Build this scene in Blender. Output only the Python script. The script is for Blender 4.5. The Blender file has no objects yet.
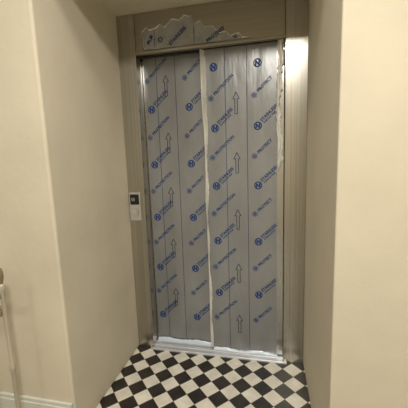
import bpy, bmesh, math, random
from mathutils import Matrix, Vector, Euler
random.seed(4)
S=bpy.context.scene
def link(o,parent=None):
    S.collection.objects.link(o)
    if parent: o.parent=parent
    return o
def empty(n):
    e=bpy.data.objects.new(n,None); e.empty_display_size=.1; return link(e)
# ---------------- materials
def mat(name,col,rough=.6,metal=0.,bump=None,var=None,aniso=0,spec=.5):
    m=bpy.data.materials.new(name); m.use_nodes=True
    n=m.node_tree.nodes; l=m.node_tree.links; b=n['Principled BSDF']
    b.inputs['Base Color'].default_value=(*col,1); b.inputs['Roughness'].default_value=rough
    b.inputs['Metallic'].default_value=metal; b.inputs['Specular IOR Level'].default_value=spec
    tc=n.new('ShaderNodeTexCoord')
    if var:   # (scale vec, amount)
        mp=n.new('ShaderNodeMapping'); mp.inputs['Scale'].default_value=var[0]
        ns=n.new('ShaderNodeTexNoise'); ns.inputs['Scale'].default_value=1; ns.inputs['Detail'].default_value=6
        l.new(tc.outputs['Object'],mp.inputs[0]); l.new(mp.outputs[0],ns.inputs[0])
        r=n.new('ShaderNodeValToRGB'); r.color_ramp.elements[0].position=.3; r.color_ramp.elements[1].position=.7
        r.color_ramp.elements[0].color=(*[c*(1-var[1]) for c in col],1); r.color_ramp.elements[1].color=(*[min(1,c*(1+var[1])) for c in col],1)
        l.new(ns.outputs[0],r.inputs[0]); l.new(r.outputs[0],b.inputs['Base Color'])
    if bump:  # (scale vec,strength,dist)
        mp=n.new('ShaderNodeMapping'); mp.inputs['Scale'].default_value=bump[0]
        ns=n.new('ShaderNodeTexNoise'); ns.inputs['Scale'].default_value=1; ns.inputs['Detail'].default_value=4
        l.new(tc.outputs['Object'],mp.inputs[0]); l.new(mp.outputs[0],ns.inputs[0])
        bp=n.new('ShaderNodeBump'); bp.inputs['Strength'].default_value=bump[1]; bp.inputs['Distance'].default_value=bump[2]
        l.new(ns.outputs[0],bp.inputs['Height']); l.new(bp.outputs[0],b.inputs['Normal'])
    return m
M_wall=mat('cream_plaster',(.66,.61,.495),.65,bump=((14,14,14),.5,.004),var=((2.6,2.6,2.6),.06),spec=.35)
M_ceil=mat('ceiling_paint',(.64,.60,.50),.85,var=((3,3,3),.03))
M_base=mat('white_baseboard_paint',(.64,.65,.61),.4)
M_steel=mat('brushed_steel',(.50,.485,.445),.26,.97,bump=((300,300,2.5),.22,.001),var=((90,90,.7),.14))
M_steelh=mat('brushed_steel_header',(.42,.395,.335),.32,.93,bump=((2.5,260,260),.12,.001),var=((.7,90,90),.08))
M_door=mat('door_steel',(.52,.52,.51),.22,.95,bump=((200,200,2),.1,.001))
M_film=mat('protective_film',(.28,.29,.305),.31,.36,bump=((7,7,1.6),.85,.010),var=((5,5,2.2),.14))
M_torn=mat('torn_film_white',(.70,.69,.65),.35,.12,bump=((40,40,18),.7,.008),var=((25,25,10),.16))
M_hfilm=mat('header_film',(.38,.39,.40),.26,.45,bump=((25,25,25),.8,.006),var=((10,10,10),.12))
M_blue=mat('blue_print',(.016,.055,.20),.7,spec=.15)
M_arrow=mat('dark_print',(.035,.045,.075),.7,spec=.15)
M_line=mat('film_line',(.05,.08,.15),.7,spec=.15)
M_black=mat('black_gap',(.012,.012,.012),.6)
M_gloss=mat('black_glass',(.012,.013,.015),.12)
M_panel=mat('call_panel_steel',(.62,.62,.60),.3,.6)
M_sill=mat('sill_aluminium',(.76,.79,.84),.25,.6,bump=((3,300,300),.1,.001))
M_glow=mat('painted_base_glow',(.66,.76,.92),.3,.05,bump=((30,30,30),.4,.004))  # bluish-white base colour stands in for the glow under the doors
M_rail=mat('railing_metal',(.50,.46,.37),.4,.2)
M_brass=mat('aged_brass',(.30,.23,.15),.45,.5)
M_dark=mat('shaft_dark',(.03,.03,.03),.8)
# floor
def floor_mat():
    m=bpy.data.materials.new('checker_tiles'); m.use_nodes=True
    n=m.node_tree.nodes; l=m.node_tree.links; b=n['Principled BSDF']
    tc=n.new('ShaderNodeTexCoord'); mp=n.new('ShaderNodeMapping')
    T=.090
    mp.inputs['Rotation'].default_value=(0,0,math.radians(45)); mp.inputs['Scale'].default_value=(1/T,1/T,0); mp.inputs['Location'].default_value=(.15,.2,.5)
    l.new(tc.outputs['Object'],mp.inputs[0])
    ck=n.new('ShaderNodeTexChecker'); ck.inputs['Scale'].default_value=1
    l.new(mp.outputs[0],ck.inputs['Vector'])
    ns=n.new('ShaderNodeTexNoise'); ns.inputs['Scale'].default_value=14; ns.inputs['Detail'].default_value=6; l.new(tc.outputs['Object'],ns.inputs[0])
    def ramp(a,c):
        r=n.new('ShaderNodeValToRGB'); r.color_ramp.elements[0].color=(*a,1); r.color_ramp.elements[1].color=(*c,1)
        r.color_ramp.elements[0].position=.3; r.color_ramp.elements[1].position=.7; l.new(ns.outputs[0],r.inputs[0]); return r
    w=ramp((.64,.61,.54),(.82,.80,.73)); k=ramp((.012,.010,.009),(.034,.028,.024))
    l.new(w.outputs[0],ck.inputs['Color1']); l.new(k.outputs[0],ck.inputs['Color2'])
    # grout from fractional coords
    sep=n.new('ShaderNodeSeparateXYZ'); l.new(mp.outputs[0],sep.inputs[0])
    def edge(s):
        p=n.new('ShaderNodeMath'); p.operation='PINGPONG'; p.inputs[1].default_value=.5; l.new(s,p.inputs[0])
        q=n.new('ShaderNodeMath'); q.operation='LESS_THAN'; q.inputs[1].default_value=.012; l.new(p.outputs[0],q.inputs[0]); return q
    e1=edge(sep.outputs[0]); e2=edge(sep.outputs[1])
    mx=n.new('ShaderNodeMath'); mx.operation='MAXIMUM'; l.new(e1.outputs[0],mx.inputs[0]); l.new(e2.outputs[0],mx.inputs[1])
    mix=n.new('ShaderNodeMixRGB'); mix.inputs[2].default_value=(.16,.14,.12,1)
    l.new(mx.outputs[0],mix.inputs[0]); l.new(ck.outputs[0],mix.inputs[1]); l.new(mix.outputs[0],b.inputs['Base Color'])
    b.inputs['Roughness'].default_value=.42
    return m
M_floor=floor_mat()
# ---------------- mesh helpers
def addbox(bm,x0,x1,y0,y1,z0,z1,mi=0):
    v=[bm.verts.new((x,y,z)) for x in(x0,x1) for y in(y0,y1) for z in(z0,z1)]
    for f in((0,1,3,2),(4,6,7,5),(0,4,5,1),(2,3,7,6),(0,2,6,4),(1,5,7,3)):
        bm.faces.new([v[i] for i in f]).material_index=mi
def finish(bm,name,mats,parent=None,bevel=0,smooth=False):
    bmesh.ops.recalc_face_normals(bm,faces=bm.faces)
    me=bpy.data.meshes.new(name); bm.to_mesh(me); bm.free()
    for m in mats: me.materials.append(m)
    o=bpy.data.objects.new(name,me); link(o,parent)
    if smooth:
        for p in me.polygons: p.use_smooth=True
    if bevel:
        b=o.modifiers.new('bevel','BEVEL'); b.width=bevel; b.segments=3; b.limit_method='ANGLE'
    return o
def boxes(name,lst,mats,parent=None,bevel=0):
    bm=bmesh.new()
    for b in lst: addbox(bm,*b)
    return finish(bm,name,mats,parent,bevel)
W=1.199; H=2.338; HC=2.95
# ---------------- room shell
boxes('floor',[(-2.2,3.2,-4.0,.2,-.1,0)],[M_floor])
boxes('wall_left',[(-2.2,0,-.744,.2,0,HC)],[M_wall],bevel=.012)
boxes('wall_right',[(W,3.2,-.808,.2,0,HC)],[M_wall],bevel=.008)
boxes('wall_lintel',[(.0,W,-.76,.2,H,HC)],[M_wall])
boxes('wall_hall_back',[(-2.2,3.2,-4.1,-4.0,0,HC)],[M_wall])
boxes('wall_hall_left',[(-2.3,-2.2,-4.1,.2,0,HC)],[M_wall])
boxes('wall_hall_right',[(3.2,3.3,-4.1,.2,0,HC)],[M_wall])
boxes('ceiling',[(-2.3,3.3,-4.1,.2,HC,HC+.1)],[M_ceil])
boxes('wall_shaft',[(0,W,.19,.25,0,H)],[M_dark])
boxes('baseboard_left',[(-2.2,-.006,-.764,-.744,0,.17),(-2.2,-.006,-.758,-.744,.17,.19)],[M_base],bevel=.004)
boxes('baseboard_right',[(W+.006,3.2,-.828,-.808,0,.17),(W+.006,3.2,-.822,-.808,.17,.19)],[M_base],bevel=.004)
# ---------------- elevator frame
L,Rr,HT=.123,1.069,2.10
fr=empty('elevator_door_frame')
boxes('jamb_left',[(.001,L,0,.035,0,H-.002),(L-.02,L,.035,.15,0,HT)],[M_steel],fr,.002)
boxes('jamb_right',[(Rr,W-.001,0,.035,0,H-.002),(Rr,Rr+.02,.035,.15,0,HT)],[M_steel],fr,.002)
boxes('header',[(L+.002,Rr-.002,.003,.035,HT+.002,H-.002),(L,Rr,-.001,.03,HT-.012,HT+.006)],[M_steelh],fr,.002)
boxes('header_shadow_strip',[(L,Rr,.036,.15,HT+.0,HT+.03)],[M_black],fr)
# sill
s=[(L-.02,Rr+.02,-.020,.16,.0,.008)]
for y in(-.012,.03,.075,.115,.15): s.append((L,Rr,y,y+.01,.008,.014))
boxes('door_sill',s,[M_sill],fr)
# ---------------- doors
dr=empty('elevator_door')
YL,YR=.09,.05
SE=.568
boxes('panel_left',[(L+.002,SE+.05,YL,YL+.03,.018,HT)],[M_door],dr,.002)
boxes('panel_right',[(SE,Rr-.002,YR,YR+.03,.018,HT)],[M_door],dr,.003)
# ---------------- film
pf=empty('protective_film')
def sheet(name,pts_top,pts_bot,y,m,amp=.0012,parent=pf,nx=None,ny=60):
    """grid between two polylines of equal length (x,z)"""
    bm=bmesh.new(); rows=[]
    for j in range(ny+1):
        t=j/ny; row=[]
        for (a,b) in zip(pts_bot,pts_top):
            x=a[0]*(1-t)+b[0]*t; z=a[1]*(1-t)+b[1]*t
            w=math.sin(x*61+z*3)*.5+math.sin(x*23-z*9+1)*.5
            row.append(bm.verts.new((x,y-amp*(1+w)*.5,z)))
        rows.append(row)
    for j in range(ny):
        for i in range(len(rows[0])-1):
            bm.faces.new((rows[j][i],rows[j][i+1],rows[j+1][i+1],rows[j+1][i]))
    return finish(bm,name,[m],parent,smooth=True)
def lin(a,b,n): return [a+(b-a)*i/n for i in range(n+1)]
def jit(s): return random.uniform(-s,s)
xs=lin(L+.012,SE+.03,40)
sheet('film_left',[(x,HT-.012) for x in xs],[(x,.05+jit(.003)) for x in xs],YL-.0015,M_film)
xs=lin(SE+.002,1.024,40)
sheet('film_right',[(x,HT-.012) for x in xs],[(x,.035+jit(.003)) for x in xs],YR-.0015,M_film)
# loose film strip lifting off the meeting stile
bm=bmesh.new()
n=140; prev=None
def sm(a,b,v):
    t=max(0,min(1,(v-a)/(b-a))); return t*t*(3-2*t)
for j in range(n+1):
    z=.035+(HT-.05)*j/n
    w=.013+.004*math.sin(z*5)+.004*math.sin(z*17)+jit(.0018)+.016*sm(1.5,1.8,z)+.006*math.exp(-((z-1.12)/.12)**2)
    off=-.008-.010*sm(1.5,1.85,z)-.004*math.exp(-((z-1.12)/.12)**2)
    lift=.010+.020*sm(1.5,1.8,z)+.014*math.exp(-((z-1.12)/.14)**2)+.005*math.sin(z*9)
    ring=[]
    for k in range(7):
        u=k/6
        ring.append(bm.verts.new((SE-.002+off+w*u,YR-.004-lift*(1-u)**1.4-.003*math.sin(u*math.pi),z)))
    if prev:
        for k in range(6): bm.faces.new((prev[k],prev[k+1],ring[k+1],ring[k]))
    prev=ring
finish(bm,'film_loose_strip',[M_torn],pf,smooth=True)
# torn ragged strip on right jamb side
bm=bmesh.new(); prev=None; n=70
for j in range(n+1):
    t=j/n; z=1.30+(HT-.005-1.30)*t
    wl=1.022+.005*math.sin(t*9)+jit(.003)
    wr=1.046+.010*math.sin(t*7+1)+.006*math.sin(t*31)+jit(.007)+.014*t
    if t<.12: wr=wl+.006+t*.3
    wr=min(wr,1.068)
    ring=[bm.verts.new((wl+(wr-wl)*k/4,YR-.006-.020*math.sin(math.pi*k/4+t*3)**2,z)) for k in range(5)]
    if prev:
        for k in range(4): bm.faces.new((prev[k],prev[k+1],ring[k+1],ring[k]))
    prev=ring
finish(bm,'film_torn_strip',[M_torn],pf,smooth=True)
# header film remnant
ctrl=[(.185,2.12),(.188,2.17),(.178,2.215),(.205,2.240),(.235,2.226),(.27,2.232),(.30,2.250),(.325,2.228),(.36,2.25),(.385,2.272),(.43,2.256),(.46,2.284),(.51,2.268),(.53,2.226),(.565,2.238),(.59,2.195),(.64,2.200),(.675,2.155),(.72,2.162),(.745,2.130),(.79,2.145),(.82,2.118),(.86,2.114)]
top=[]
for i in range(len(ctrl)-1):
    for k in range(4):
        t=k/4; top.append((ctrl[i][0]*(1-t)+ctrl[i+1][0]*t, ctrl[i][1]*(1-t)+ctrl[i+1][1]*t+jit(.003)))
top.append(ctrl[-1])
sheet('header_film',top,[(x,2.108) for x,z in top],-.002,M_hfilm,amp=.003,ny=10)
# curled pale lip along the tear
bm=bmesh.new(); prev=None
for i,(x,z) in enumerate(top):
    h=.005+.003*math.sin(i*.9)+jit(.0015)
    ring=[bm.verts.new((x,-.003-.010*math.sin(math.pi*k/4),z-h*k/4+.001)) for k in range(5)]
    if prev:
        for k in range(4): bm.faces.new((prev[k],ring[k],ring[k+1],prev[k+1]))
    prev=ring
finish(bm,'header_film_curl',[M_torn],pf,smooth=True)
# ---------------- prints
def text_bm(bm,body,size,loc,ang,clip=None,mi=0,align='LEFT'):
    c=bpy.data.curves.new('t','FONT'); c.body=body; c.size=size; c.align_x=align; c.align_y='CENTER'; c.resolution_u=2; c.offset=size*.03
    o=bpy.data.objects.new('t',c); S.collection.objects.link(o)
    dg=bpy.context.evaluated_depsgraph_get(); me=bpy.data.meshes.new_from_object(o.evaluated_get(dg))
    Mx=Matrix.Translation(loc)@Matrix.Rotation(math.radians(90),4,'X')@Matrix.Rotation(ang,4,'Z')
    me.transform(Mx)
    k=len(bm.faces); bm.from_mesh(me); bm.faces.ensure_lookup_table()
    for f in bm.faces[k:]: f.material_index=mi
    bpy.data.objects.remove(o); bpy.data.curves.remove(c); bpy.data.meshes.remove(me)
def ringp(bm,cx,cz,y,r0,r1,n=28,mi=0):
    a=[(math.cos(2*math.pi*i/n),math.sin(2*math.pi*i/n)) for i in range(n)]
    vo=[bm.verts.new((cx+c*r1,y,cz+s*r1)) for c,s in a]
    vi=[bm.verts.new((cx+c*r0,y,cz+s*r0)) for c,s in a]
    for i in range(n):
        j=(i+1)%n; bm.faces.new((vo[i],vo[j],vi[j],vi[i])).material_index=mi
def seg(bm,x0,z0,x1,z1,w,y,mi=0):
    d=Vector((x1-x0,z1-z0)).normalized(); p=Vector((-d.y,d.x))*w/2
    bm.faces.new([bm.verts.new((a,y,b)) for a,b in((x0-p.x,z0-p.y),(x1-p.x,z1-p.y),(x1+p.x,z1+p.y),(x0+p.x,z0+p.y))]).material_index=mi
def arrow(bm,cx,cz,y,h=.135,mi=1):
    w=.0042; sh=.0085; hd=.021; zb=cz-h/2; zt=cz+h/2; zn=zt-.042
    P=[(cx-sh,zb),(cx-sh,zn),(cx-hd,zn),(cx,zt),(cx+hd,zn),(cx+sh,zn),(cx+sh,zb),(cx-sh,zb)]
    for i,(a,b) in enumerate(zip(P[:-1],P[1:])): seg(bm,*a,*b,w,y-i*.00003,mi)
def prints(name,cols,ax,lines,y,z0disc,z0arr,xmax):
    bm=bmesh.new(); A=math.radians(43)
    ca,sa=math.cos(A),math.sin(A)
    for cx in cols:
        for k in range(-5,6):
            z=z0disc+.38*k
            if .09<z<2.03:
                ringp(bm,cx,z,y,.019,.026); 
                seg(bm,cx-.011,z-.015,cx-.009,z+.013,.009,y-.0002); seg(bm,cx-.010,z+.013,cx+.010,z-.013,.008,y-.0003); seg(bm,cx+.009,z-.013,cx+.011,z+.015,.009,y-.0004)
                room=min(.15,(xmax-cx-.0)/ca-.01) 
                s1='STAINLESS' if room>.13 else 'STAIN'
                if z+.13<2.07:
                    text_bm(bm,s1,.028,(cx+ca*.034-sa*.008,y,z+sa*.034+ca*.008),A)
                    text_bm(bm,'SURFACE FILM' if room>.13 else 'SURFA',.015,(cx+ca*.038+sa*.014,y,z+sa*.038-ca*.014),A)
            z=z0disc+.38*k+.19
            x2=cx-.022
            if .09<z<2.0:
                ringp(bm,x2,z,y,.004,.009)
                for q in range(10):
                    a=q*math.pi/5; seg(bm,x2+math.cos(a)*.011,z+math.sin(a)*.011,x2+math.cos(a)*.020,z+math.sin(a)*.020,.004,y)
                text_bm(bm,'PROTECTION' if xmax-x2>.15 else 'PROTECT',.027,(x2+ca*.030,y,z+sa*.030),A)
    for k in range(-6,6):
        z=z0arr+.38*k
        if .1<z<2.03: arrow(bm,ax,z,y)
    for x in lines: seg(bm,x,.05,x,HT-.015,.0035,y,2)
    finish(bm,name,[M_blue,M_arrow,M_line],pf)
prints('print_left',[.178,.448],.290,[.225,.358],YL-.0036,1.752,1.521,SE)
prints('print_right',[.628,.905],.769,[.700,.838],YR-.0036,1.597,1.748,1.03)
bm=bmesh.new()
text_bm(bm,'PROTECT',.03,(.60,-.006,2.115),math.radians(32))
ringp(bm,.30,2.16,-.006,.010,.016); text_bm(bm,'FILM',.03,(.215,-.006,2.14),math.radians(60))
text_bm(bm,'STAINLESS',.03,(.36,-.006,2.125),math.radians(40))
seg(bm,.26,2.115,.26,2.22,.003,-.006,2)
seg(bm,.52,2.112,.52,2.22,.003,-.006,2)
ringp(bm,.775,2.124,-.006,.005,.010)
finish(bm,'print_header',[M_blue,M_arrow,M_line],pf)
# added curled strips at the door foot, bright glow painted as bluish-white colour
for nm,x0,x1,y in(('painted_glow_strip_left',L+.01,SE,YL-.004),('painted_glow_strip_right',SE+.01,1.03,YR-.004)):
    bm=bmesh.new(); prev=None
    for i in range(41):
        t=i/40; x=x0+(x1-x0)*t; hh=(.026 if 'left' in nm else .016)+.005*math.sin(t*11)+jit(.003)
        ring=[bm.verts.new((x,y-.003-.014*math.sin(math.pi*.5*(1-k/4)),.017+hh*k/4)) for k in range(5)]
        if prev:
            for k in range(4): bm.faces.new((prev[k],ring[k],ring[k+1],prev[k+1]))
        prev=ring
    finish(bm,nm,[M_glow],pf,smooth=True)
# ---------------- call panel
cp=empty('elevator_call_panel')
boxes('faceplate',[(.012,.094,-.014,-.0005,.985,1.185)],[M_panel],cp,.004)
boxes('display',[(.020,.086,-.0165,-.0142,1.10,1.172)],[M_gloss],cp,.002)
bm=bmesh.new()
def cyl(bm,c,r,d,n=28,mi=0,axis='Y'):
    R_=Matrix.Rotation(math.radians(90),4,'X') if axis=='Y' else Matrix.Identity(4)
    k=len(bm.faces)
    bmesh.ops.create_cone(bm,cap_ends=True,segments=n,radius1=r,radius2=r,depth=d,matrix=Matrix.Translation(c)@R_)
    bm.faces.ensure_lookup_table()
    for f in bm.faces[k:]: f.material_index=mi
cyl(bm,(.053,-.0165,1.045),.027,.005,mi=0); cyl(bm,(.053,-.0195,1.045),.017,.004,mi=1)
finish(bm,'call_button',[M_black,M_panel],cp,.001)
bm=bmesh.new(); seg(bm,.046,1.04,.053,1.05,.003,-.0217); seg(bm,.053,1.05,.060,1.04,.003,-.0218)
seg(bm,.035,1.125,.035,1.148,.004,-.0167); seg(bm,.05,1.125,.05,1.148,.004,-.0167)
finish(bm,'symbols',[M_base],cp)
# ---------------- railing at far left
rl=empty('stair_railing')
def lathe(name,prof,loc,m,parent,n=24):
    bm=bmesh.new(); rings=[]
    for r,z in prof: rings.append([bm.verts.new((loc[0]+r*math.cos(2*math.pi*i/n),loc[1]+r*math.sin(2*math.pi*i/n),z)) for i in range(n)])
    for a,b in zip(rings[:-1],rings[1:]):
        for i in range(n): bm.faces.new((a[i],a[(i+1)%n],b[(i+1)%n],b[i]))
    bm.faces.new(rings[0][::-1]); bm.faces.new(rings[-1])
    return finish(bm,name,[m],parent,smooth=True)
px,py=-.228,-.85
lathe('post',[(.03,0),(.03,.02),(.014,.035),(.010,.06),(.010,.42),(.015,.43),(.015,.45),(.010,.46),(.010,.82),(.015,.83),(.015,.85),(.009,.86)],(px,py),M_rail,rl)
lathe('post_knob',[(.007,.858),(.010,.87),(.013,.885),(.014,.90),(.012,.918),(.008,.932),(.001,.935)],(px,py),M_brass,rl)
def tube(name,pts,r,m,parent):
    c=bpy.data.curves.new(name,'CURVE'); c.dimensions='3D'; c.bevel_depth=r; c.bevel_resolution=3
    sp=c.splines.new('POLY'); sp.points.add(len(pts)-1)
    for p,q in zip(sp.points,pts): p.co=(*q,1)
    o=bpy.data.objects.new(name,c); c.materials.append(m); link(o,parent); return o
tube('handrail',[(px,py,.80),(-.9,py,.80),(-2.1,py,.80)],.016,M_rail,rl)
tube('rail_bottom',[(px,py,.12),(-.9,py,.12),(-2.1,py,.12)],.009,M_rail,rl)
for i in range(14):
    x=px-.13*(i+1); tube('baluster_%d'%(i+1),[(x,py,.12),(x,py,.80)],.007,M_rail,rl)
lathe('end_post',[(.03,0),(.014,.03),(.011,.06),(.011,.84),(.001,.85)],(-2.1,py),M_rail,rl)
tube('scroll',[(px-.012-.035*(1-i/26)+.0*i + .035*(1-i/26)*math.cos(i*.45)-.0, py, .72+.035*(1-i/26)*math.sin(i*.45)) for i in range(24)],.005,M_brass,rl)
# ---------------- lamps
def area(name,loc,size,power,col,rot=(0,0,0),sy=None):
    l=bpy.data.lights.new(name,'AREA'); l.energy=power; l.size=size; l.color=col
    if sy: l.shape='RECTANGLE'; l.size_y=sy
    o=bpy.data.objects.new(name,l); o.location=loc; o.rotation_euler=rot; link(o); return o
def downlight(name,x,y,p,col,sz=.5):
    e=empty(name)
    bm=bmesh.new()
    ringv=[]
    n=32
    for r,z in((sz/2+.02,HC),(sz/2+.03,HC-.03),(sz/2,HC-.035),(sz/2-.005,HC-.005)):
        ringv.append([bm.verts.new((x+r*math.cos(2*math.pi*i/n),y+r*math.sin(2*math.pi*i/n),z)) for i in range(n)])
    for a,b in zip(ringv[:-1],ringv[1:]):
        for i in range(n): bm.faces.new((a[i],a[(i+1)%n],b[(i+1)%n],b[i]))
    finish(bm,name+'_rim',[M_base],e,smooth=True)
    o=area(name+'_light',(x,y,HC-.02),sz-.04,p,col); o.data.shape='DISK'; o.parent=e
WARM=(1.0,.93,.81)
downlight('ceiling_lamp',1.1,-2.3,66,WARM,.5)
downlight('ceiling_lamp.001',-1.0,-2.6,14,WARM,.5)
downlight('ceiling_lamp.002',.6,-1.35,10,WARM,.3)
w=bpy.data.worlds.new('world'); S.world=w; w.use_nodes=True
w.node_tree.nodes['Background'].inputs[0].default_value=(.9,.9,1,1); w.node_tree.nodes['Background'].inputs[1].default_value=.3
# ---------------- camera
cam=bpy.data.cameras.new('camera'); co=bpy.data.objects.new('camera',cam); link(co)
co.location=(.963,-1.887,1.379); co.rotation_euler=Euler((1.428,.033,.212),'XYZ')
cam.sensor_width=36; cam.lens=290.6/408*36; cam.clip_start=.02
S.camera=co
S.view_settings.view_transform='Standard'
